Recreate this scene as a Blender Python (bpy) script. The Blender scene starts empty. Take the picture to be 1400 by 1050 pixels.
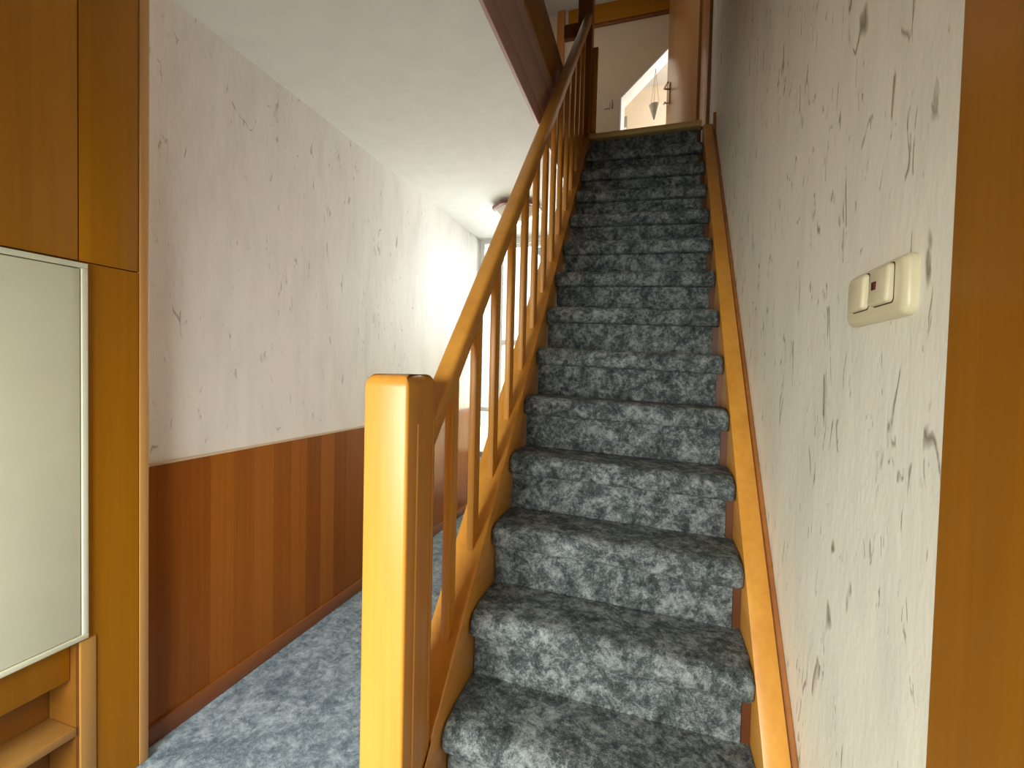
import bpy, bmesh, math, random
from mathutils import Vector, Matrix, noise
R_ = random.Random(7)
scn = bpy.context.scene
COL = scn.collection
ZO = 1.198            # floor at z = 0 ; all coordinates below are given relative to the eye height
def V(x, y, z): return Vector((x, y, z + ZO))

# ------------------------------------------------------------------ materials
def mat(name):
    m = bpy.data.materials.new(name); m.use_nodes = True
    nt = m.node_tree; nt.nodes.clear()
    out = nt.nodes.new('ShaderNodeOutputMaterial'); b = nt.nodes.new('ShaderNodeBsdfPrincipled')
    nt.links.new(b.outputs[0], out.inputs[0])
    return m, nt, b
def N(nt, t, **k):
    n = nt.nodes.new(t)
    for a, v in k.items():
        if a in n.inputs.keys(): n.inputs[a].default_value = v
        else: setattr(n, a, v)
    return n
def pos(nt, scale=(1, 1, 1), rot=(0, 0, 0)):
    g = nt.nodes.new('ShaderNodeNewGeometry'); mp = nt.nodes.new('ShaderNodeMapping')
    mp.inputs['Scale'].default_value = scale; mp.inputs['Rotation'].default_value = rot
    nt.links.new(g.outputs['Position'], mp.inputs['Vector']); return mp.outputs[0]
def ramp(nt, src, stops, interp='LINEAR'):
    r = nt.nodes.new('ShaderNodeValToRGB'); e = r.color_ramp.elements; r.color_ramp.interpolation = interp
    while len(e) < len(stops): e.new(.5)
    for el, (p, c) in zip(e, stops):
        el.position = p; el.color = (*c, 1) if len(c) == 3 else c
    nt.links.new(src, r.inputs[0]); return r.outputs[0]
def noise_tex(nt, vec, scale, detail=4, rough=.55, dist=0.):
    n = nt.nodes.new('ShaderNodeTexNoise'); n.inputs['Scale'].default_value = scale
    n.inputs['Detail'].default_value = detail; n.inputs['Roughness'].default_value = rough
    n.inputs['Distortion'].default_value = dist
    nt.links.new(vec, n.inputs['Vector']); return n.outputs[0]
def mixc(nt, a, b, fac, mode='MIX'):
    m = nt.nodes.new('ShaderNodeMix'); m.data_type = 'RGBA'; m.blend_type = mode
    for s, i in ((fac, 0), (a, 6), (b, 7)):
        if hasattr(s, 'links'): nt.links.new(s, m.inputs[i])
        elif i == 0: m.inputs[0].default_value = s
        else: m.inputs[i].default_value = (*s, 1)
    return m.outputs[2]
def math_(nt, op, a, b=None):
    m = nt.nodes.new('ShaderNodeMath'); m.operation = op
    for i, s in enumerate((a, b)):
        if s is None: continue
        if hasattr(s, 'links'): nt.links.new(s, m.inputs[i])
        else: m.inputs[i].default_value = s
    return m.outputs[0]
def bump(nt, b, h, strength=.3, dist=.01):
    bp = nt.nodes.new('ShaderNodeBump'); bp.inputs['Strength'].default_value = strength; bp.inputs['Distance'].default_value = dist
    nt.links.new(h, bp.inputs['Height']); nt.links.new(bp.outputs[0], b.inputs['Normal'])
    return bp

def wood(name, c1, c2, axis='z', rough=.38, var=1., coat=.15, fine=60):
    m, nt, b = mat(name)
    s = {'z': (fine, fine, 1.6), 'y': (fine, 1.6, fine), 'x': (1.6, fine, fine),
         's': (fine, 3, fine)}[axis]
    rot = (0, 0, 0) if axis != 's' else (-.85, 0, 0)
    p = pos(nt, s, rot); n1 = noise_tex(nt, p, 1., 5, .6, .4)
    s2 = tuple(v * (.14 if v > 3 else .5) for v in s)
    n2 = noise_tex(nt, pos(nt, s2, rot), 1., 3, .5, .3)
    mx = math_(nt, 'ADD', math_(nt, 'MULTIPLY', n1, .35 * var), math_(nt, 'MULTIPLY', n2, .65))
    c = ramp(nt, mx, [(.33, c2), (.62, c1)])
    nt.links.new(c, b.inputs['Base Color'])
    b.inputs['Roughness'].default_value = rough
    b.inputs['Coat Weight'].default_value = coat; b.inputs['Coat Roughness'].default_value = .35
    bump(nt, b, n1, .06, .002)
    return m
def plain(name, c, rough=.5, metal=0., nb=None):
    m, nt, b = mat(name)
    n1 = noise_tex(nt, pos(nt), 9, 3)
    cc = ramp(nt, n1, [(.3, tuple(v * .94 for v in c)), (.7, c)])
    nt.links.new(cc, b.inputs['Base Color'])
    b.inputs['Roughness'].default_value = rough; b.inputs['Metallic'].default_value = metal
    if nb: bump(nt, b, noise_tex(nt, pos(nt), nb, 3), .15, .003)
    return m

def plaster(name, base, fleck, strength=.85, horiz='y', amount=.0, seed=0., relief=.35):
    """washed decorative plaster wallpaper with upright wisps and small dark flecks"""
    m, nt, b = mat(name)
    def P(a, bz):
        mp = nt.nodes.new('ShaderNodeMapping'); g = nt.nodes.new('ShaderNodeNewGeometry')
        mp.inputs['Scale'].default_value = (a, a, bz); mp.inputs['Location'].default_value = (seed, seed * 1.7, seed * .6)
        nt.links.new(g.outputs['Position'], mp.inputs['Vector']); return mp.outputs[0]
    # soft cloudy wash, faint upright wisps
    w = noise_tex(nt, P(1, .35), 7, 5, .55, .4)
    wf = noise_tex(nt, P(1, .16), 30, 3, .5, .2)
    wash = ramp(nt, math_(nt, 'ADD', math_(nt, 'MULTIPLY', w, .7), math_(nt, 'MULTIPLY', wf, .3)), [(.45, (0, 0, 0)), (.66, (1, 1, 1))])
    col = mixc(nt, base, tuple(v * .86 for v in base), math_(nt, 'MULTIPLY', wash, .7))
    # crack-like flecks: thin ridges of a stretched noise, kept only in sparse spots
    def flecks(sc, zs, width, msc, mz, lo):
        r = noise_tex(nt, P(1, zs), sc, 2, .5, 1.2)
        ridge = math_(nt, 'ABSOLUTE', math_(nt, 'SUBTRACT', r, .5))
        ln = ramp(nt, ridge, [(.0, (1, 1, 1)), (width, (0, 0, 0))])
        mk = ramp(nt, noise_tex(nt, P(1, mz), msc, 3, .6, .3), [(lo - amount, (0, 0, 0)), (lo + .05 - amount, (1, 1, 1))])
        return math_(nt, 'MULTIPLY', ln, mk)
    f1 = flecks(8, .22, .020, 16, .5, .585)
    f2 = flecks(17, .26, .030, 30, .4, .61)
    f = math_(nt, 'MINIMUM', math_(nt, 'ADD', f1, math_(nt, 'MULTIPLY', f2, .8)), 1.)
    col2 = mixc(nt, col, fleck, math_(nt, 'MULTIPLY', f, strength))
    nt.links.new(col2, b.inputs['Base Color'])
    b.inputs['Roughness'].default_value = .62
    h = math_(nt, 'SUBTRACT', math_(nt, 'ADD', w, math_(nt, 'MULTIPLY', noise_tex(nt, P(1, .5), 70, 4), .3)), math_(nt, 'MULTIPLY', f, .25))
    bump(nt, b, h, relief, .012)
    return m

def carpet(name, dark, mid, light, k=1.):
    m, nt, b = mat(name)
    n1 = noise_tex(nt, pos(nt, rot=(.5, .2, .3)), 19 * k, 10, .82, .35)
    n2 = noise_tex(nt, pos(nt, rot=(.1, .9, .5)), 70 * k, 5, .75, .2)
    n3 = noise_tex(nt, pos(nt), 330, 2, .6)
    mx = math_(nt, 'ADD', math_(nt, 'MULTIPLY', n1, .6), math_(nt, 'ADD', math_(nt, 'MULTIPLY', n2, .26), math_(nt, 'MULTIPLY', n3, .14)))
    c = ramp(nt, mx, [(.40, dark), (.48, mid), (.575, light), (.64, tuple(min(1, v * 1.35) for v in light))])
    nt.links.new(c, b.inputs['Base Color'])
    b.inputs['Roughness'].default_value = .95
    b.inputs['Sheen Weight'].default_value = .04; b.inputs['Sheen Roughness'].default_value = .6
    b.inputs['Specular IOR Level'].default_value = .1
    h = math_(nt, 'ADD', math_(nt, 'MULTIPLY', n3, .6), math_(nt, 'MULTIPLY', n2, .8))
    bump(nt, b, h, .55, .006)
    return m

def veneer_boards(name, c1, c2, axis, pitch, rough=.35, zdir=False, spec=.2):
    """upright veneer strips: tone changes from board to board (axis = coordinate that runs across the boards)"""
    m, nt, b = mat(name)
    g = nt.nodes.new('ShaderNodeNewGeometry'); sp = nt.nodes.new('ShaderNodeSeparateXYZ')
    nt.links.new(g.outputs['Position'], sp.inputs[0])
    a = sp.outputs[{'x': 0, 'y': 1, 'z': 2}[axis]]
    fl = math_(nt, 'FLOOR', math_(nt, 'DIVIDE', a, pitch))
    wn = nt.nodes.new('ShaderNodeTexWhiteNoise'); wn.noise_dimensions = '1D'; nt.links.new(fl, wn.inputs['W'])
    grain_s = (70, 70, 1.8) if not zdir else (70, 1.8, 70)
    gr = noise_tex(nt, pos(nt, grain_s), 1., 5, .6, .5)
    mx = math_(nt, 'ADD', math_(nt, 'MULTIPLY', wn.outputs[0], .42), math_(nt, 'MULTIPLY', gr, .58))
    c = ramp(nt, mx, [(.22, c2), (.72, c1)])
    nt.links.new(c, b.inputs['Base Color']); b.inputs['Roughness'].default_value = rough
    b.inputs['Specular IOR Level'].default_value = spec; b.inputs['Coat Weight'].default_value = .05 if spec < .5 else .5; b.inputs['Coat Roughness'].default_value = .3
    bump(nt, b, gr, .05, .002)
    return m

def glass(name, tint=(.95, .98, .97)):
    m = bpy.data.materials.new(name); m.use_nodes = True; nt = m.node_tree; nt.nodes.clear()
    o = nt.nodes.new('ShaderNodeOutputMaterial'); t = nt.nodes.new('ShaderNodeBsdfTransparent'); g = nt.nodes.new('ShaderNodeBsdfGlossy')
    t.inputs[0].default_value = (*tint, 1); g.inputs['Roughness'].default_value = .03
    mx = nt.nodes.new('ShaderNodeMixShader'); f = nt.nodes.new('ShaderNodeFresnel'); f.inputs[0].default_value = 1.45
    nt.links.new(f.outputs[0], mx.inputs[0]); nt.links.new(t.outputs[0], mx.inputs[1]); nt.links.new(g.outputs[0], mx.inputs[2])
    nt.links.new(mx.outputs[0], o.inputs[0]); return m

BEECH1, BEECH2 = (.71, .325, .045), (.56, .232, .024)
M = {}
M['beech_v'] = wood('beech_upright', BEECH1, BEECH2, 'z')
M['beech_s'] = wood('beech_sloping', BEECH1, BEECH2, 's')
M['beech_y'] = wood('beech_lengthwise', BEECH1, BEECH2, 'y')
M['beech_x'] = wood('beech_crosswise', BEECH1, BEECH2, 'x')
M['panel'] = veneer_boards('orange_veneer', (.37, .145, .002), (.28, .105, .0015), 'y', .118, .4)
M['panel_r'] = veneer_boards('orange_veneer_boards', (.42, .16, .002), (.29, .105, .0015), 'y', .055, .4)
M['dado'] = veneer_boards('red_brown_veneer', (.33, .100, .010), (.21, .055, .004), 'y', .093, .42)
M['fascia'] = veneer_boards('red_brown_cladding', (.64, .43, .39), (.56, .36, .32), 'z', .5, .5, True, spec=.45)
M['dado_dark'] = wood('red_brown_wood', (.22, .068, .015), (.15, .042, .01), 'y', .35)
M['plaster'] = plaster('washed_plaster', (.86, .83, .69), (.17, .13, .075), seed=3.7, relief=.28, amount=.032)
M['plaster_l'] = plaster('washed_plaster_corridor', (.86, .82, .775), (.20, .15, .11), strength=.6, seed=6.1, relief=.3, amount=-.015)
M['ceiling'] = plain('ceiling_paint', (.82, .80, .755), .8, nb=25)
M['carpet'] = carpet('mottled_carpet', (.018, .023, .025), (.070, .082, .084), (.27, .295, .285))
M['carpet_f'] = carpet('mottled_floor_carpet', (.07, .10, .13), (.17, .22, .26), (.38, .45, .51), .8)
M['white_metal'] = plain('cream_lacquer', (.74, .74, .56), .4)
M['white_gap'] = plain('dark_gap', (.05, .045, .03), .8)
M['white_paint'] = plain('white_paint', (.85, .84, .80), .4)
M['cream'] = plain('cream_wall', (.80, .70, .56), .7)
M['beige'] = plain('beige_wall', (.60, .46, .30), .7, nb=30)
M['grey_wall'] = plain('grey_wall', (.62, .60, .57), .7)
M['plastic'] = plain('ivory_plastic', (.80, .72, .47), .34)
M['red'] = plain('red_indicator', (.10, .006, .004), .2)
M['brass'] = plain('brushed_metal', (.45, .36, .25), .35, .9)
M['backlit'] = plain('backlit_handle', (.02, .018, .016), .3)  # far-side lever seen against the light, its shade given as colour
M['glass'] = glass('window_glass')
M['opal'] = plain('opal_glass', (.85, .78, .68), .25)
M['pot'] = plain('cream_ceramic', (.72, .64, .50), .5)
M['cord'] = plain('grey_cord', (.22, .19, .15), .8)
M['door_leaf'] = wood('door_veneer', (.52, .25, .085), (.42, .18, .05), 'z', .3, coat=.3)
M['frame_dark'] = wood('dark_beech', (.40, .15, .03), (.28, .09, .015), 'z', .4)
def frosted(name, c):
    m = bpy.data.materials.new(name); m.use_nodes = True; nt = m.node_tree; nt.nodes.clear()
    o = nt.nodes.new('ShaderNodeOutputMaterial'); t = nt.nodes.new('ShaderNodeBsdfTranslucent'); d = nt.nodes.new('ShaderNodeBsdfDiffuse')
    t.inputs[0].default_value = (*c, 1); d.inputs[0].default_value = (*c, 1); mx = nt.nodes.new('ShaderNodeMixShader'); mx.inputs[0].default_value = .35
    nt.links.new(t.outputs[0], mx.inputs[1]); nt.links.new(d.outputs[0], mx.inputs[2]); nt.links.new(mx.outputs[0], o.inputs[0]); return m
M['green'] = frosted('pale_green_frosted_glass', (.86, .92, .74))
M['cream_frost'] = frosted('cream_frosted_glass', (.90, .85, .70))
M['riser_wood_shaded'] = wood('shaded_brown_riser_wood', (.13, .042, .012), (.09, .028, .008), 'x')  # wood darkened: the shade beside the risers is put into its colour
M['gold_nosing'] = wood('bare_wood_nosing', (.62, .42, .16), (.48, .30, .09), 'x', .4)
M['cap'] = plain('pale_cap', (.62, .45, .30), .5)
M['edge'] = wood('edge_beech', (.56, .30, .10), (.46, .22, .06), 'z')
M['niche'] = wood('niche_beech', (.44, .23, .06), (.36, .17, .035), 'z')
M['niche_shaded'] = wood('shaded_niche_veneer', (.22, .085, .010), (.16, .055, .006), 'y')  # inner faces of the niche, recess shade painted into the tone
M['grey'] = plain('grey_paint', (.30, .28, .25), .5)

# ------------------------------------------------------------------ builders
LOC = {}
def empty(name, loc, label=None, cat=None, group=None, kind=None):
    o = bpy.data.objects.new(name, None); COL.objects.link(o); o.location = loc; o.empty_display_size = .1
    LOC[o.name] = Vector(loc); tag(o, label, cat, group, kind); return o
def tag(o, label=None, cat=None, group=None, kind=None):
    if label: o['label'] = label
    if cat: o['category'] = cat
    if group: o['group'] = group
    if kind: o['kind'] = kind
    return o
def obj(name, bm, m, parent=None, smooth=True, angle=40, origin=None):
    """links a bmesh given in world coordinates as one mesh object"""
    bmesh.ops.recalc_face_normals(bm, faces=bm.faces)
    if origin is None:
        if parent is not None: origin = LOC[parent.name]
        else:
            c = [v.co for v in bm.verts]
            origin = Vector(((min(v.x for v in c) + max(v.x for v in c)) / 2, (min(v.y for v in c) + max(v.y for v in c)) / 2, min(v.z for v in c)))
    bmesh.ops.translate(bm, verts=bm.verts, vec=-Vector(origin))
    me = bpy.data.meshes.new(name); 
    if smooth:
        ca = math.radians(angle)
        for f in bm.faces: f.smooth = True
        for e in bm.edges:
            if len(e.link_faces) != 2 or e.calc_face_angle(0) > ca: e.smooth = False
    bm.to_mesh(me); bm.free()
    o = bpy.data.objects.new(name, me); COL.objects.link(o)
    if m: me.materials.append(m)
    LOC[o.name] = Vector(origin)
    if parent is not None:
        o.parent = parent; o.location = Vector(origin) - LOC[parent.name]
    else: o.location = origin
    return o
def BM(): return bmesh.new()
def box(bm, x0, x1, y0, y1, z0, z1, bev=0., seg=2):
    r = bmesh.ops.create_cube(bm, size=1.); vs = r['verts']
    for v in vs:
        v.co = V((x0 + x1) / 2 + v.co.x * (x1 - x0), (y0 + y1) / 2 + v.co.y * (y1 - y0), (z0 + z1) / 2 + v.co.z * (z1 - z0))
    if bev:
        es = list({e for v in vs for e in v.link_edges})
        bmesh.ops.bevel(bm, geom=es, offset=bev, segments=seg, profile=.5, affect='EDGES', clamp_overlap=True)
    return bm
def prism(bm, pts, axis, a, b, bev=0., seg=2):
    """polygon pts in the two other axes, extruded from a to b along axis"""
    def mk(p, t):
        if axis == 'x': return V(t, p[0], p[1])
        if axis == 'y': return V(p[0], t, p[1])
        return V(p[0], p[1], t)
    A = [bm.verts.new(mk(p, a)) for p in pts]; B = [bm.verts.new(mk(p, b)) for p in pts]
    n = len(pts); fs = [bm.faces.new(A), bm.faces.new(B[::-1])]
    for i in range(n): fs.append(bm.faces.new((A[i], B[i], B[(i + 1) % n], A[(i + 1) % n])))
    if bev:
        es = list({e for f in fs for e in f.edges})
        bmesh.ops.bevel(bm, geom=es, offset=bev, segments=seg, profile=.5, affect='EDGES', clamp_overlap=True)
    return bm
def tube(bm, p, q, r, n=10, r2=None):
    p, q = V(*p), V(*q); d = (q - p).normalized()
    a = d.orthogonal().normalized(); b = d.cross(a); r2 = r if r2 is None else r2
    A = [bm.verts.new(p + (a * math.cos(t) + b * math.sin(t)) * r) for t in [2 * math.pi * i / n for i in range(n)]]
    B = [bm.verts.new(q + (a * math.cos(t) + b * math.sin(t)) * r2) for t in [2 * math.pi * i / n for i in range(n)]]
    bm.faces.new(A[::-1]); bm.faces.new(B)
    for i in range(n): bm.faces.new((A[i], A[(i + 1) % n], B[(i + 1) % n], B[i]))
    return bm
def lathe(bm, cx, cy, prof, n=24, ph=0.):
    rings = [[bm.verts.new(V(cx + r * math.cos(ph + 2 * math.pi * i / n), cy + r * math.sin(ph + 2 * math.pi * i / n), z)) for i in range(n)] for r, z in prof]
    for A, B in zip(rings, rings[1:]):
        for i in range(n): bm.faces.new((A[i], A[(i + 1) % n], B[(i + 1) % n], B[i]))
    bm.faces.new(rings[0]); bm.faces.new(rings[-1][::-1])
    return bm
def struct(name, bm, m, **k):
    o = obj(name, bm, m, **k); o['kind'] = 'structure'; return o
def cpy(o, dx, dy, dz):
    c = o.copy(); c.location = o.location + Vector((dx, dy, dz)); COL.objects.link(c); LOC[c.name] = LOC[o.name] + Vector((dx, dy, dz)); return c

# ------------------------------------------------------------------ dimensions (metres, relative to the eye)
XL, XR, XW = -.445, .242, .312          # left stringer inner face, right stringer inner face, right wall
XC = -1.478                              # corridor wall
XP = -1.42                               # face of the wood panelling on the left
ZF, ZC = -1.198, 1.138                   # floor, corridor ceiling
RISE, GO, Y0, Z0 = .185, .1617, 1.1045, -.711
TN = .068
TOP = 1.552                              # landing floor
ZU = 3.75                                # ceiling upstairs
YE = 3.77                                # end of the corridor

# ------------------------------------------------------------------ floor, walls, ceilings
b = BM(); box(b, -1.9, .45, -2.1, 4.95, ZF - .12, ZF); struct('floor', b, M['carpet_f'])
b = BM(); box(b, XW, XW + .14, -2.1, 4.8, ZF, ZU); struct('wall_right', b, M['plaster'])
b = BM(); box(b, XC - .14, XC, .972, YE, ZF, ZC); struct('wall_left', b, M['plaster_l'])
b = BM(); box(b, XC - .4, XC - .14, -2.1, YE, ZF, ZC); struct('wall_left_rear', b, M['plaster_l'])
# corridor ceiling slab = floor of the upper storey, stairwell left open
b = BM(); box(b, -1.9, -.548, -2.1, YE + .1, ZC, TOP - .02); struct('ceiling', b, M['ceiling'])
b = BM(); box(b, -.548, XW, -2.1, 1.10, ZC, TOP - .02); struct('ceiling_hall', b, M['ceiling'])
b = BM(); box(b, -.548, XW, 3.10, YE + .1, ZC, TOP - .02); struct('ceiling_landing', b, M['ceiling'])
# wall behind the camera with a doorway
b = BM(); box(b, -1.9, -1.30, -1.15, -1.03, ZF, ZC); box(b, -.30, XW, -1.15, -1.03, ZF, ZC); box(b, -1.30, -.30, -1.15, -1.03, .95, ZC)
struct('wall_front', b, M['panel'])
t = empty('door_4', V(-.8, -1.09, ZF), kind='structure')
b = BM(); box(b, -1.30, -1.22, -1.12, -1.06, ZF, .95); box(b, -.38, -.30, -1.12, -1.06, ZF, .95); box(b, -1.22, -.38, -1.12, -1.06, .87, .95); box(b, -1.22, -.38, -1.12, -1.06, ZF, ZF + .12)
obj('door_frame', b, M['white_paint'], t)
b = BM(); box(b, -1.22, -.38, -1.095, -1.085, ZF + .12, .87); obj('pane', b, M['glass'], t)

# corridor end wall, garden door and side window (built as openings with frames and panes)
b = BM()
box(b, XC, -1.455, YE, YE + .10, ZF, ZC)
box(b, -1.455, -1.325, YE, YE + .10, ZF, -.765)
box(b, -1.455, -1.325, YE, YE + .10, 1.12, ZC)
box(b, -1.325, -1.315, YE, YE + .10, ZF, ZC)
box(b, -1.315, -.50, YE, YE + .10, 1.12, ZC)
box(b, -.50, XW, YE, YE + .10, ZF, ZC)
struct('wall_back', b, M['white_paint'])
t = empty('window_1', V(-1.395, YE, -.74), kind='structure')
b = BM()
box(b, -1.455, -1.435, YE - .01, YE + .06, -.36, 1.12, .003); box(b, -1.345, -1.325, YE - .01, YE + .06, -.36, 1.12, .003)
box(b, -1.435, -1.345, YE - .01, YE + .06, 1.10, 1.12, .003); box(b, -1.46, -1.33, YE - .03, YE + .06, -.36, -.32, .004)
obj('window_frame', b, M['white_paint'], t)
b = BM(); box(b, -1.435, -1.345, YE + .02, YE + .03, -.32, 1.10); obj('pane', b, M['glass'], t)
b = BM(); box(b, -1.455, -1.335, YE, YE + .05, -.72, -.36, .003); obj('lower_panel', b, M['green'], t)
b = BM(); box(b, -1.46, -1.33, YE - .02, YE + .05, -.765, -.72, .003); obj('sill', b, M['grey'], t)
t = empty('door_1', V(-.9, YE, ZF), kind='structure')
b = BM(); box(b, -1.315, -1.300, YE - .01, YE + .07, ZF, 1.12, .003); box(b, -.54, -.50, YE - .01, YE + .07, ZF, 1.12, .003); box(b, -1.300, -.54, YE - .01, YE + .07, 1.10, 1.12, .003)
obj('door_frame', b, M['white_paint'], t)
b = BM(); box(b, -1.298, -1.262, YE + .005, YE + .045, ZF + .01, 1.095, .003); box(b, -.590, -.543, YE + .005, YE + .045, ZF + .01, 1.095, .003)
box(b, -1.262, -.590, YE + .005, YE + .045, .22, .27, .003); box(b, -1.262, -.590, YE + .005, YE + .045, 1.06, 1.095, .003); box(b, -1.262, -.590, YE + .005, YE + .045, ZF + .01, ZF + .13, .003)
obj('leaf', b, M['white_paint'], t)
b = BM(); box(b, -1.262, -.590, YE + .015, YE + .032, ZF + .13, .22); obj('lower_panel', b, M['cream_frost'], t)
b = BM(); box(b, -1.262, -.590, YE + .02, YE + .026, .27, 1.06); obj('pane', b, M['glass'], t)
b = BM(); tube(b, (-.565, YE + .005, -.15), (-.565, YE - .04, -.15), .009); tube(b, (-.565, YE - .04, -.15), (-.68, YE - .04, -.15), .009); obj('handle', b, M['brass'], t)

# dado panelling and skirting on the corridor wall
t = empty('wainscot', V(XC, 2.37, ZF), 'red-brown wooden wainscot running along the left wall of the corridor', 'panelling')
b = BM(); box(b, XC, XC + .012, .975, YE - .005, ZF + .06, -.322, .001); obj('board_facing', b, M['dado'], t)
b = BM(); box(b, XC, XC + .014, .975, YE - .005, -.3215, -.313, .002)
tag(obj('cap_rail', b, M['cap'], t), 'thin pale cap strip')
b = BM(); box(b, XC, XC + .022, .975, YE - .005, ZF, ZF + .062, .005); tag(obj('skirting_board', b, M['dado_dark'], t), 'darker red-brown skirting board')

# ------------------------------------------------------------------ left: veneered wall unit with recessed shoe niche
t = empty('wall_unit', V(XP - .05, .4, ZF), 'orange veneered wood wall panelling with a shelf niche around the cream cabinet, left edge', 'panelling')
XB = XP - .115
b = BM(); box(b, XP - .03, XP, -1.2, .7985, .2575, ZC, .0015); o = obj('panel', b, M['panel'], t)
b = BM(); box(b, XP - .03, XP, .8015, .943, .2575, ZC, .0015); obj('panel', b, M['panel'], t)
b = BM(); box(b, XP - .03, XP, .838, .943, ZF, -.7425); prism(b, [(.8175, -.7425), (.943, -.7425), (.943, .2545), (.8175, .2545)], 'x', XP - .03, XP); obj('panel', b, M['panel'], t)
b = BM(); box(b, XP - .055, XP + .002, .945, .972, ZF, ZC, .004); tag(obj('edge_strip', b, M['edge'], t), 'lighter beech edge strip')
b = BM(); box(b, XP - .11, XP + .003, .800, .836, ZF, -.742, .002); tag(obj('post', b, M['niche'], t), 'light beech upright beside the shelf niche')
b = BM(); box(b, XP - .04, XP - .025, -.1, .7925, -.845, -.60, .002); obj('rail', b, M['panel'], t)
b = BM(); box(b, XP - .11, XP - .001, -.1, .7925, -.990, -.968, .002); obj('shelf', b, M['niche'], t)
b = BM(); box(b, XB - .012, XB, -.1, .80, ZF, -.6); obj('back_panel', b, M['niche_shaded'], t)
b = BM(); box(b, XP - .11, XP - .004, .793, .7995, ZF, -.742); obj('side_panel', b, M['niche_shaded'], t)
b = BM(); box(b, XP - .11, XP, -1.2, -.1, ZF, .2545); obj('panel', b, M['panel'], t)

t = empty('wall_cabinet', V(XP, .535, -.737), 'cream metal wall cabinet with a flat door, above the wooden shelf niche', 'cabinet')
y0, y1, z0, z1 = .25, .816, -.737, .252
b = BM()
prism(b, [(y0, z0), (y1, z0), (y1, z0 + .016), (y0 + .016, z0 + .016), (y0 + .016, z1 - .016), (y0, z1)][0:0] or [(y0, z0), (y1, z0), (y1, z0 + .014), (y0, z0 + .014)], 'x', XP - .03, XP + .008, .002)
box(b, XP - .03, XP + .008, y0, y1, z1 - .014, z1, .002); box(b, XP - .03, XP + .008, y0, y0 + .014, z0 + .014, z1 - .014, .002); box(b, XP - .03, XP + .008, y1 - .014, y1, z0 + .014, z1 - .014, .002)
obj('frame', b, M['white_metal'], t)
b = BM(); box(b, XP - .03, XP - .004, y0 + .012, y1 - .012, z0 + .012, z1 - .012); obj('body', b, M['white_gap'], t)
b = BM(); box(b, XP - .003, XP + .005, y0 + .0170, y1 - .0170, z0 + .0165, z1 - .0165, .0006); d = obj('door', b, M['white_metal'], t)
b = BM(); box(b, XP + .005, XP + .012, y0 + .04, y0 + .055, -.30, -.20, .003); obj('latch', b, M['brass'], d)

# ------------------------------------------------------------------ right: wide veneered casing
t = empty('door_casing', V(XW, .1, ZF), 'tall orange-brown veneered wood casing on the right wall nearest the viewer', 'panelling')
b = BM(); box(b, XW - .014, XW - .001, -.75, .600, ZF, ZC, .0015); obj('panel', b, M['panel_r'], t)
b = BM(); box(b, XW - .006, XW - .001, .600, .606, ZF, ZC, .001); tag(obj('seam', b, M['frame_dark'], t), 'thin dark edge')

# ------------------------------------------------------------------ switches
t = empty('light_switch', V(XW, .78, .085), 'ivory double rocker light switch on the marbled right wall', 'light switch')
def rrect(bm, y0, y1, z0, z1, r, levels):
    """rounded pad on the right wall: levels = [(x, inset)]"""
    rings = []
    for x, ins in levels:
        a0, a1, c0, c1 = y0 + ins, y1 - ins, z0 + ins, z1 - ins; rr = max(r - ins * .5, .001); ring = []
        for cy, cz, s in ((a1 - rr, c1 - rr, 0), (a0 + rr, c1 - rr, 1), (a0 + rr, c0 + rr, 2), (a1 - rr, c0 + rr, 3)):
            for k in range(6):
                th = math.pi / 2 * (s + k / 5); ring.append(bm.verts.new(V(x, cy + rr * math.cos(th), cz + rr * math.sin(th))))
        rings.append(ring)
    n = len(rings[0])
    for A, B in zip(rings, rings[1:]):
        for i in range(n): bm.faces.new((A[i], A[(i + 1) % n], B[(i + 1) % n], B[i]))
    bm.faces.new(rings[0]); bm.faces.new(rings[-1][::-1]); return bm
b = BM(); rrect(b, .690, .872, .083, .162, .014, [(XW, 0), (XW - .007, 0), (XW - .0105, .0015), (XW - .0135, .005), (XW - .0145, .010)]); obj('frame', b, M['plastic'], t)
for (a0, a1) in ((.718, .773), (.790, .842)):
    b = BM(); rrect(b, a0 - .0015, a1 + .0015, .1015, .1555, .006, [(XW - .0140, 0), (XW - .0149, 0)]); obj('gap', b, M['white_gap'], t)
    b = BM()
    rrect(b, a0, a1, .103, .154, .006, [(XW - .0142, 0), (XW - .018, 0), (XW - .0205, .0015), (XW - .0215, .004)])
    for v in b.verts:      # the rockers are pressed at the top: bottom edge stands proud
        if v.co.x < XW - .016: v.co.x -= (.154 + ZO - v.co.z) * .05
    rk = obj('rocker', b, M['plastic'], t)
    if a0 < .75:
        b = BM(); box(b, XW - .0245, XW - .020, .748, .7585, .124, .135, .0004); tag(obj('indicator', b, M['red'], rk), 'small dark red square indicator')

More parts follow.
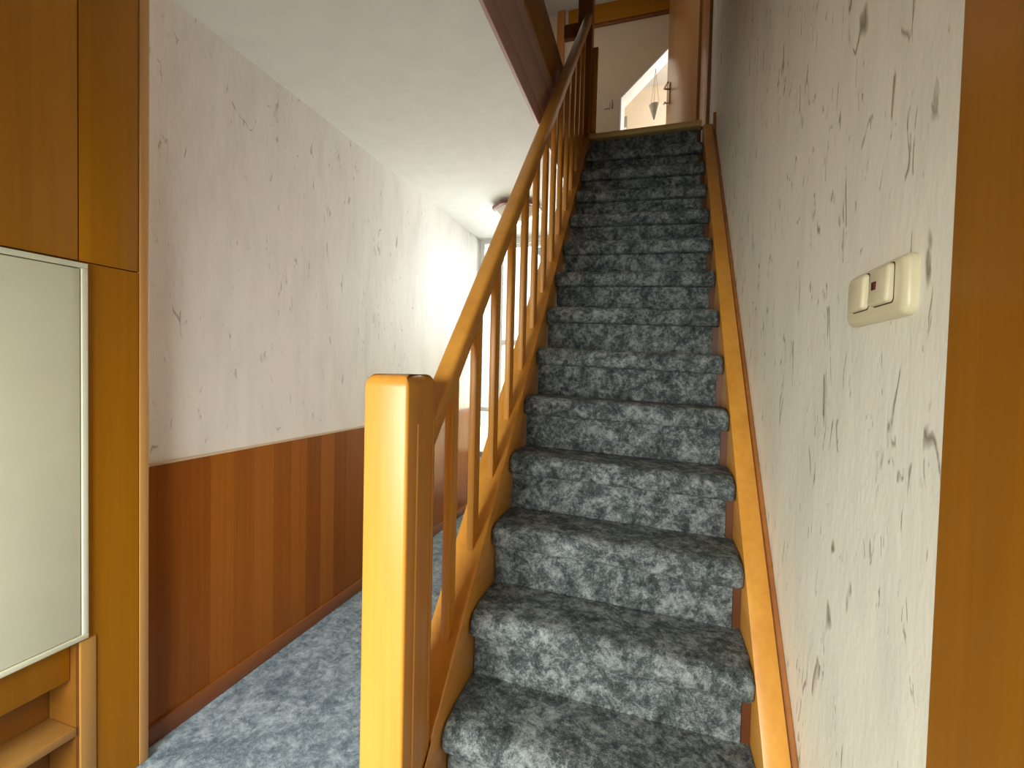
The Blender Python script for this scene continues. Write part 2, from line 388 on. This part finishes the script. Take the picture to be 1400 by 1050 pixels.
# ------------------------------------------------------------------ staircase
st = empty('staircase', V(-.1, .6, ZF), 'steep beech staircase with mottled grey carpeted steps, handrail and square balusters', 'staircase')
def tilt(x): return -.033 * (x - XL)
def tread(n):
    b = BM(); yf = Y0 + n * GO; zt = Z0 + n * RISE + TN; yb = yf + GO + .058
    # profile in (y,z): rounded nosing
    prof = [(yb, 0.), (yf + .12, .0), (yf + .085, .001), (yf + .055, .001), (yf + .034, 0)]
    for k in range(1, 9):
        a = math.pi / 2 * k / 8; prof.append((yf + .034 - .034 * math.sin(a), -.034 + .034 * math.cos(a)))
    for k in range(1, 7):
        a = math.pi / 2 * k / 6; prof.append((yf + .022 - .022 * math.cos(a), -.046 - .022 * math.sin(a)))
    prof += [(yf + .048, -.068), (yb, -.068)]
    xs = [XL + .002 + (XR - XL - .004) * i / 84 for i in range(85)]
    rows = []
    for i, x in enumerate(xs):
        edge = min(x - xs[0], xs[-1] - x); sh = max(0, 1 - edge / .014) ** 2 * .011
        row = []
        for j, (y, z) in enumerate(prof):
            w = 1. if (y < yb - .01 and z > -.066) else 0.
            p = Vector((x * 42 + n * 3.1, y * 42, (z + n * .7) * 42))
            q = noise.noise(p) * .0022 + noise.noise(p * .25) * .003
            yy = y - q * w * (1 if z < -.004 else .2) + sh * (1 if y < yf + .03 else 0)
            zz = zt + z + q * w * (.7 if z > -.03 else 0) - (sh * .8 if z > -.02 and y < yf + .06 else 0)
            row.append(b.verts.new(V(x, yy, zz + tilt(x))))
        rows.append(row)
    for A, B in zip(rows, rows[1:]):
        for j in range(len(prof)): b.faces.new((A[j], A[(j + 1) % len(prof)], B[(j + 1) % len(prof)], B[j]))
    b.faces.new(rows[0]); b.faces.new(rows[-1][::-1])
    obj('tread', b, M['carpet'], st, angle=60)
def riser(n):
    """face below tread n"""
    b = BM(); yr = Y0 + n * GO + .042; z1 = Z0 + n * RISE + .004; z0 = max(z1 - RISE + TN - .012, ZF) if n > -2 else ZF
    if n == 12: z1 = 1.555
    nx, nz = 60, 8
    xs = [XL + .004 + (.220 - XL - .004) * i / nx for i in range(nx + 1)]
    F = [[b.verts.new(V(x, yr + (noise.noise(Vector((x * 40, n * 5., z * 40))) * .0022), z0 + (z1 - z0) * j / nz + (tilt(x) if n > -2 or j else 0))) for j, z in [(j, z0 + (z1 - z0) * j / nz) for j in range(nz + 1)]] for x in xs]
    K = [[b.verts.new(V(x, yr + .018, z0 + (z1 - z0) * j / nz + (tilt(x) if n > -2 or j else 0))) for j in (0, nz)] for x in xs]
    for i in range(nx):
        for j in range(nz): b.faces.new((F[i][j], F[i + 1][j], F[i + 1][j + 1], F[i][j + 1]))
        b.faces.new((K[i][0], K[i][1], K[i + 1][1], K[i + 1][0])); b.faces.new((F[i][nz], F[i + 1][nz], K[i + 1][1], K[i][1])); b.faces.new((F[i][0], K[i][0], K[i + 1][0], F[i + 1][0]))
    b.faces.new([F[0][j] for j in range(nz + 1)] + [K[0][1], K[0][0]]); b.faces.new([F[-1][j] for j in range(nz, -1, -1)] + [K[-1][0], K[-1][1]])
    obj('riser', b, M['carpet'], st)
for n in range(-2, 12): tread(n)
for n in range(-2, 13): riser(n)
# wooden backing of the risers where the carpet stops short of the stringer
for n in range(-2, 13):
    z1 = Z0 + n * RISE - .02 if n < 12 else 1.525; b = BM(); box(b, .2205, XR - .0005, Y0 + n * GO + .047, Y0 + n * GO + .060, max(Z0 + n * RISE - RISE + TN - .04, ZF), z1 + .006)
    obj('riser_board', b, M['riser_wood_shaded'], st)
b = BM(); box(b, XL + .001, XR - .001, 3.040, 3.095, 1.532, 1.566, .004); tag(obj('landing_nosing', b, M['gold_nosing'], st), 'bare pale wood strip edging the landing')

# stringers (pitch lines measured separately)
def zl(y): return -.803 + 1.1007 * (y - .931)
def zr(y): return -.798 + 1.176 * (y - 1.026)
yA, yB = .908, 3.13
b = BM(); prism(b, [(yA, zl(yA)), (yB, zl(yB) - .0), (yB, zl(yB) - .34), (yA, max(zl(yA) - .40, ZF))], 'x', -.531, -.4462, .002)
obj('stringer', b, M['beech_s'], st)
ye = .931 + (ZF + .803) / 1.1007
b = BM(); prism(b, [(ye, ZF), (3.13, zl(3.13)), (3.13, zl(3.13) - .34), (1.0, ZF)], 'x', -.4465, XL, .0008)
obj('stringer_facing', b, M['beech_s'], st)
def rst(x0, x1, dz, name, m):
    b = BM(); yy = 1.026 + (ZF + .798 - dz) / 1.176
    prism(b, [(yy, ZF), (2.985, zr(2.985) + dz), (2.985, zr(2.985) + dz - .30), (1.05, ZF)], 'x', x0, x1, .002); return obj(name, b, m, st)
rst(XR, XW - .018, 0., 'stringer', M['beech_s'])
b = BM(); yy = 1.026 + (ZF + .798) / 1.176
prism(b, [(yy + .02, ZF), (2.985, zr(2.985) - .016), (2.985, zr(2.985) - .10), (yy + .12, ZF)], 'x', XW - .0178, XW - .001, .001)
obj('wall_bead', b, M['frame_dark'], st)
b = BM(); prism(b, [(2.95, 1.40), (2.99, 1.40), (2.99, 1.572), (2.965, 1.56), (2.95, 1.50)], 'x', XW - .016, XW - .001, .002); obj('wall_bead', b, M['frame_dark'], st)

# newel post at the foot
def newel(x0, x1, y0, y1, z0, z1, m, r=.026):
    b = BM(); box(b, x0, x1, y0, y1, z0, z1)
    b.verts.ensure_lookup_table()
    tope = [e for e in b.edges if all(abs(v.co.z - (z1 + ZO)) < 1e-5 for v in e.verts)]
    vert = [e for e in b.edges if abs(e.verts[0].co.z - e.verts[1].co.z) > .1]
    bmesh.ops.bevel(b, geom=vert, offset=.007, segments=3, profile=.5, affect='EDGES')
    tope = [e for e in b.edges if all(abs(v.co.z - (z1 + ZO)) < 1e-5 for v in e.verts)]
    bmesh.ops.bevel(b, geom=tope, offset=r, segments=6, profile=.5, affect='EDGES')
    return b
b = newel(-.550, -.4505, .783, .907, ZF, -.012, M['beech_v'])
nw = obj('newel_post', b, M['beech_v'], st)
for yy, zb in ((.8245, ZF + .02), (.890, -.775)):
    b = BM(); tube(b, (-.4503, yy, zb), (-.4503, yy, -.112), .0026, 8); obj('groove_bead', b, M['beech_v'], nw)
# handrail
def zh(y): return -1.150 + 1.142 * y
def handrail():
    b = BM(); w0, w1, hv = -.505, -.457, .070
    x = [w0, w1]; r = .012
    sec = []
    def arc(cx, cz, a0, a1, rr, n=5):
        for k in range(n + 1):
            a = a0 + (a1 - a0) * k / n; sec.append((cx + rr * math.cos(a), cz + rr * 1.3 * math.sin(a)))
    arc(w1 - r, -r * 1.3, 0, math.pi / 2, r); arc(w0 + r, -r * 1.3, math.pi / 2, math.pi, r)
    arc(w0 + .005, -hv + .007, math.pi, 1.5 * math.pi, .005, 2); arc(w1 - .005, -hv + .007, 1.5 * math.pi, 2 * math.pi, .005, 2)
    rings = []
    for y in (.9075, 3.0995):
        rings.append([b.verts.new(V(px, y, zh(y) + pz)) for px, pz in sec])
    n = len(sec)
    for i in range(n): b.faces.new((rings[0][i], rings[0][(i + 1) % n], rings[1][(i + 1) % n], rings[1][i]))
    b.faces.new(rings[0]); b.faces.new(rings[1][::-1])
    return obj('handrail', b, M['beech_s'], st)
handrail()
# balusters: square staves with a bead groove on the stair side
def baluster(k, m):
    y = 1.036 + .1571 * k; d = .042; x0, x1 = -.4915, -.4715
    b = BM()
    zb0, zb1 = zl(y) - .001, zl(y + d) - .001; zt0, zt1 = zh(y) - .069, zh(y + d) - .069
    prism(b, [(y, zb0), (y + d, zb1), (y + d, zt1), (y, zt0)], 'x', x0, x1, .0022)
    o = obj('baluster', b, m, st, origin=V((x0 + x1) / 2, y, zb0))
    b = BM(); yy = y + .010; prism(b, [(yy - .0012, zl(yy) + .001), (yy + .0012, zl(yy) + .003), (yy + .0012, zh(yy) - .072), (yy - .0012, zh(yy) - .074)], 'x', x1 - .0005, x1 + .0014, .0003)
    obj('bead', b, m, o)
    return o
for k in range(13): baluster(k, M['beech_v'])
# upper newel with the stub of the landing rail
b = newel(-.552, -.453, 3.10, 3.20, 1.12, 2.9, M['frame_dark']); obj('upper_newel_post', b, M['frame_dark'], st)
b = BM(); box(b, -.655, -.553, 3.22 - .07, 3.19, 2.29, 2.385, .004); obj('landing_rail', b, M['frame_dark'], st)
b = BM(); box(b, -.4525, -.418, 3.155, 3.185, 1.566, 2.20, .003); obj('slim_post', b, M['beech_v'], st)

# ------------------------------------------------------------------ stairwell cladding on the left (edge of upper floor)
t = empty('stairwell_cladding', V(-.545, 1.95, ZC), 'red-brown boards and an orange board cladding the stairwell edge above the corridor ceiling', 'cladding')
for z0, z1 in ((1.137, 1.2165), (1.2205, 1.379), (1.383, 1.468)):
    b = BM(); box(b, -.5475, -.5345, 1.103, 3.095, z0, z1, .0015); obj('board', b, M['fascia'], t)
b = BM(); box(b, -.5475, -.533, 1.103, 3.095, 1.469, 1.476, .001); tag(obj('edge_strip', b, M['beech_y'], t), 'thin lighter edge strip')
b = BM(); box(b, -.5475, -.5400, 1.103, 3.095, 1.478, 1.74, .003); tag(obj('upper_board', b, M['panel'], t), 'wide orange board above the red-brown boards')
b = BM(); box(b, -.530, XW - .001, 1.1005, 1.12, ZC, 1.74); struct('trim_2', b, M['panel'])

# ------------------------------------------------------------------ upper storey
b = BM(); box(b, -.555, XW, 3.095, YE + .1, TOP - .02, TOP); box(b, -1.3, XW, YE + .1, 6.5, TOP - .2, TOP)
struct('floor_landing', b, M['carpet'])
b = BM(); box(b, -1.35, -1.25, -2.1, 4.8, TOP - .02, ZU); struct('wall_upper_left', b, M['grey_wall'])
b = BM(); box(b, -1.35, XW + .14, -2.1, 6.5, ZU, ZU + .1); struct('ceiling_upper', b, M['grey_wall'])
b = BM(); box(b, -1.35, XW + .14, -2.2, -2.1, TOP - .02, ZU); struct('wall_upper_front', b, M['grey_wall'])
# gable wall with the slanted opening
YG, YT = 4.80, 4.99
hole = [(-.408, TOP), (-.400, 2.800), (.115, 3.282), (.30, 3.282), (.30, TOP)]
b = BM()
prism(b, [(-1.25, TOP), (-.408, TOP), (-.400, 2.800), (-.400, ZU), (-1.25, ZU)], 'y', YG, YG + .08)
prism(b, [(-.400, 2.800), (.115, 3.282), (.30, 3.282), (.45, 3.282), (.45, ZU), (-.400, ZU)], 'y', YG, YG + .08)
box(b, .30, .45, YG, YG + .08, TOP, 3.282)
struct('wall_gable', b, M['beige'])
b = BM()
prism(b, [(-.407, TOP), (-.399, 2.798), (.115, 3.280), (.298, 3.280), (.298, 3.265), (.121, 3.265), (-.387, 2.792), (-.395, TOP)], 'y', YG + .002, YT)
for v in b.verts:
    if v.co.y > YT - .01 and v.co.x < -.38: v.co.x += .020
struct('trim_3', b, M['white_paint'])
b = BM(); box(b, -1.35, -.409, YT - .02, YT, TOP, ZU); prism(b, [(-.409, TOP), (-.401, 2.800), (.115, 3.283), (.95, 3.283), (.95, ZU), (-.409, ZU)], 'y', YT - .02, YT)
struct('wall_attic_near', b, M['cream'])
b = BM(); box(b, -1.35, 1.0, 6.3, 6.4, TOP, ZU); struct('wall_attic', b, M['cream'])
b = BM(); box(b, -1.45, -1.35, YT, 6.4, TOP, ZU); struct('wall_attic_left', b, M['cream'])
b = BM(); box(b, .95, 1.05, YG, 6.4, TOP, ZU); box(b, .45, .95, YG, YG + .08, TOP, ZU); struct('wall_attic_right', b, M['cream'])
b = BM(); box(b, -.55, 1.0, YT, 6.4, TOP - .02, TOP + .002); struct('floor_attic', b, M['cream'])
# wooden header and dark line under it
b = BM(); box(b, -.95, XW - .001, YG - .03, YG - .001, 3.565, ZU, .002); struct('trim_4', b, M['panel'])
b = BM(); box(b, -.95, XW - .001, YG - .02, YG - .001, 3.535, 3.562, .002); struct('trim_5', b, M['dado_dark'])
# wooden upright on the gable wall (left of the newel)
b = BM(); box(b, -1.06, -.985, YG - .05, YG - .001, TOP, ZU - .001, .003); struct('trim_6', b, M['frame_dark'])
# right: frame board along the wall and open door leaf
b = BM(); box(b, XW - .020, XW - .001, 3.36, 3.97, TOP, ZU - .001, .003); struct('trim_7', b, M['frame_dark'])
t = empty('door_2', V(.262, 3.99, TOP), kind='structure')
hx, hy, ex, ey = .270, 3.99, .046, 4.62
dx, dy = ex - hx, ey - hy; L = math.hypot(dx, dy); ux, uy = dx / L, dy / L; nx, ny = -uy, ux
def dl(bm, a0, a1, t0, t1, z0, z1, bev=.002):
    P = [(hx + ux * a + nx * tt, hy + uy * a + ny * tt) for a, tt in ((a0, t0), (a1, t0), (a1, t1), (a0, t1))]
    return prism(bm, P, 'z', z0, z1, bev)
b = BM(); dl(b, 0, L, -.038, 0, TOP + .01, 3.68); obj('leaf', b, M['door_leaf'], t)
b = BM(); dl(b, L - .085, L - .045, 0.0, .006, 2.52, 2.72, .002); obj('handle_plate', b, M['brass'], t)
def dp(a, tt, z): return (hx + ux * a + nx * tt, hy + uy * a + ny * tt, z)
b = BM(); tube(b, dp(L - .065, 0, 2.665), dp(L - .065, .05, 2.665), .008); tube(b, dp(L - .065, .05, 2.665), dp(L - .165, .052, 2.665), .008); obj('handle', b, M['brass'], t)
b = BM(); tube(b, dp(L - .065, -.038, 2.665), dp(L - .065, -.09, 2.665), .009); tube(b, dp(L - .065, -.09, 2.665), dp(L + .03, -.095, 2.75), .012); obj('handle', b, M['backlit'], t)
b = BM(); tube(b, dp(L - .03, .0, 2.555), dp(L - .03, .03, 2.555), .006); tube(b, dp(L - .045, .03, 2.555), dp(L - .015, .03, 2.555), .008); obj('key', b, M['brass'], t)

# hanging planter in the opening
t = empty('hanging_planter', V(-.066, 4.9, 2.60), 'cream cone-shaped planter hanging on thin cords in the slanted upstairs opening', 'hanging planter')
pc = (-.065, 4.9)
b = BM(); lathe(b, pc[0], pc[1], [(.006, 2.582), (.016, 2.605), (.054, 2.728), (.052, 2.731), (.046, 2.725), (.01, 2.70)], 24); obj('pot', b, M['pot'], t)
for a in (0.4, 2.5, 4.6):
    b = BM(); tube(b, (pc[0] + .048 * math.cos(a), pc[1] + .048 * math.sin(a), 2.727), (pc[0], pc[1], 3.085), .0016, 6); obj('cord', b, M['cord'], t)
b = BM(); tube(b, (pc[0], pc[1], 3.08), (pc[0], pc[1], 3.111), .003, 8); obj('hook', b, M['cord'], t)
# small grey framed window seen inside the attic room
t = empty('narrow_window', V(-.46, 6.29, 2.9), 'small grey narrow framed panel on the attic wall behind the opening', 'window')
b = BM(); box(b, -.478, -.425, 6.27, 6.299, 3.10, 3.40, .003); obj('frame', b, M['grey'], t)
b = BM(); box(b, -.47, -.43, 6.255, 6.27, 3.22, 3.25, .002); obj('latch', b, M['white_paint'], t)
# switch on the gable wall
t = empty('wall_switch', V(-.53, YG, 2.68), 'small beige switch on the upstairs wall left of the slanted opening', 'light switch')
b = BM(); box(b, -.56, -.50, YG - .01, YG - .0005, 2.70, 2.76, .003); f = obj('frame', b, M['beige'], t)
b = BM(); box(b, -.485, -.475, YG - .02, YG - .0005, 2.70, 2.78, .003); obj('cord_pull', b, M['grey'], t)

# ------------------------------------------------------------------ ceiling lamp
t = empty('ceiling_lamp', V(-.925, 3.05, 1.0), 'octagonal brown-rimmed ceiling lamp with an opal glass bowl at the corridor end', 'ceiling lamp')
LX, LY = -.922, 3.03
b = BM(); lathe(b, LX, LY, [(.165, 1.100), (.172, 1.102), (.172, 1.122), (.150, 1.124), (.150, 1.104)], 8, math.pi / 8); obj('rim', b, M['dado_dark'], t, angle=20)
b = BM(); lathe(b, LX, LY, [(.02, 1.015), (.06, 1.018), (.105, 1.05), (.145, 1.099), (.14, 1.12)], 8, math.pi / 8); obj('glass_bowl', b, M['opal'], t)
b = BM(); lathe(b, LX, LY, [(.05, 1.12), (.06, 1.1375)], 16); obj('ceiling_mount', b, M['brass'], t)

# ------------------------------------------------------------------ light
def area(name, loc, rot, sx, sy, power, color=(1, 1, 1), spread=180):
    l = bpy.data.lights.new(name, 'AREA'); l.shape = 'RECTANGLE'; l.size = sx; l.size_y = sy; l.energy = power; l.color = color; l.spread = math.radians(spread)
    o = bpy.data.objects.new(name, l); COL.objects.link(o); o.location = V(*loc); o.rotation_euler = rot; return o
R90 = math.pi / 2
# daylight through the glazed entrance door behind the viewer (faces +y)
area('daylight_entrance', (-.80, -1.0, -.18), (R90 - .62, 0, 0), .85, 1.2, 43, (.98, 1., .95), 125)
# daylight through the garden door / window at the corridor end (faces -y)
area('daylight_garden', (-.90, YE + .65, .25), (-R90, 0, 0), 1.7, 2.2, 132, (.93, .97, 1.))
# unseen daylight source added at the attic's right side, whitens the slanted soffit
area('daylight_attic', (.92, 5.55, 2.7), (0, R90, 0), 1.2, .9, 23, (1., .98, .94))
# added fill lamp with no source of its own, brightens the gable wall
area('gable_fill', (-.85, 3.6, 3.2), (math.radians(60), 0, math.radians(-25)), .5, .6, 3.4, (1., .95, .88))

w = bpy.data.worlds.new('sky'); scn.world = w; w.use_nodes = True
bg = w.node_tree.nodes['Background']; bg.inputs[0].default_value = (.95, .98, 1., 1); bg.inputs[1].default_value = 2.0

# ------------------------------------------------------------------ camera
f, yaw, pitch, roll = 623.4665, .298, -.0286, .0241
F = Vector((-math.sin(yaw) * math.cos(pitch), math.cos(yaw) * math.cos(pitch), math.sin(pitch)))
Rv = Vector((math.cos(yaw), math.sin(yaw), 0)); U = Rv.cross(F)
R2 = Rv * math.cos(roll) + U * math.sin(roll); U2 = -Rv * math.sin(roll) + U * math.cos(roll)
cam = bpy.data.cameras.new('camera'); co = bpy.data.objects.new('camera', cam); COL.objects.link(co)
mt = Matrix((R2, U2, -F)).transposed().to_4x4(); mt.translation = V(0, 0, 0); co.matrix_world = mt
cam.sensor_width = 36; cam.lens = 36 * f / 1400; cam.clip_start = .01
scn.camera = co
scn.view_settings.view_transform = 'Standard'; scn.view_settings.look = 'None'; scn.view_settings.gamma = 1; scn.view_settings.use_curve_mapping = False
scn.view_settings.exposure = 0.2
scn.cycles.max_bounces = 12; scn.cycles.diffuse_bounces = 6
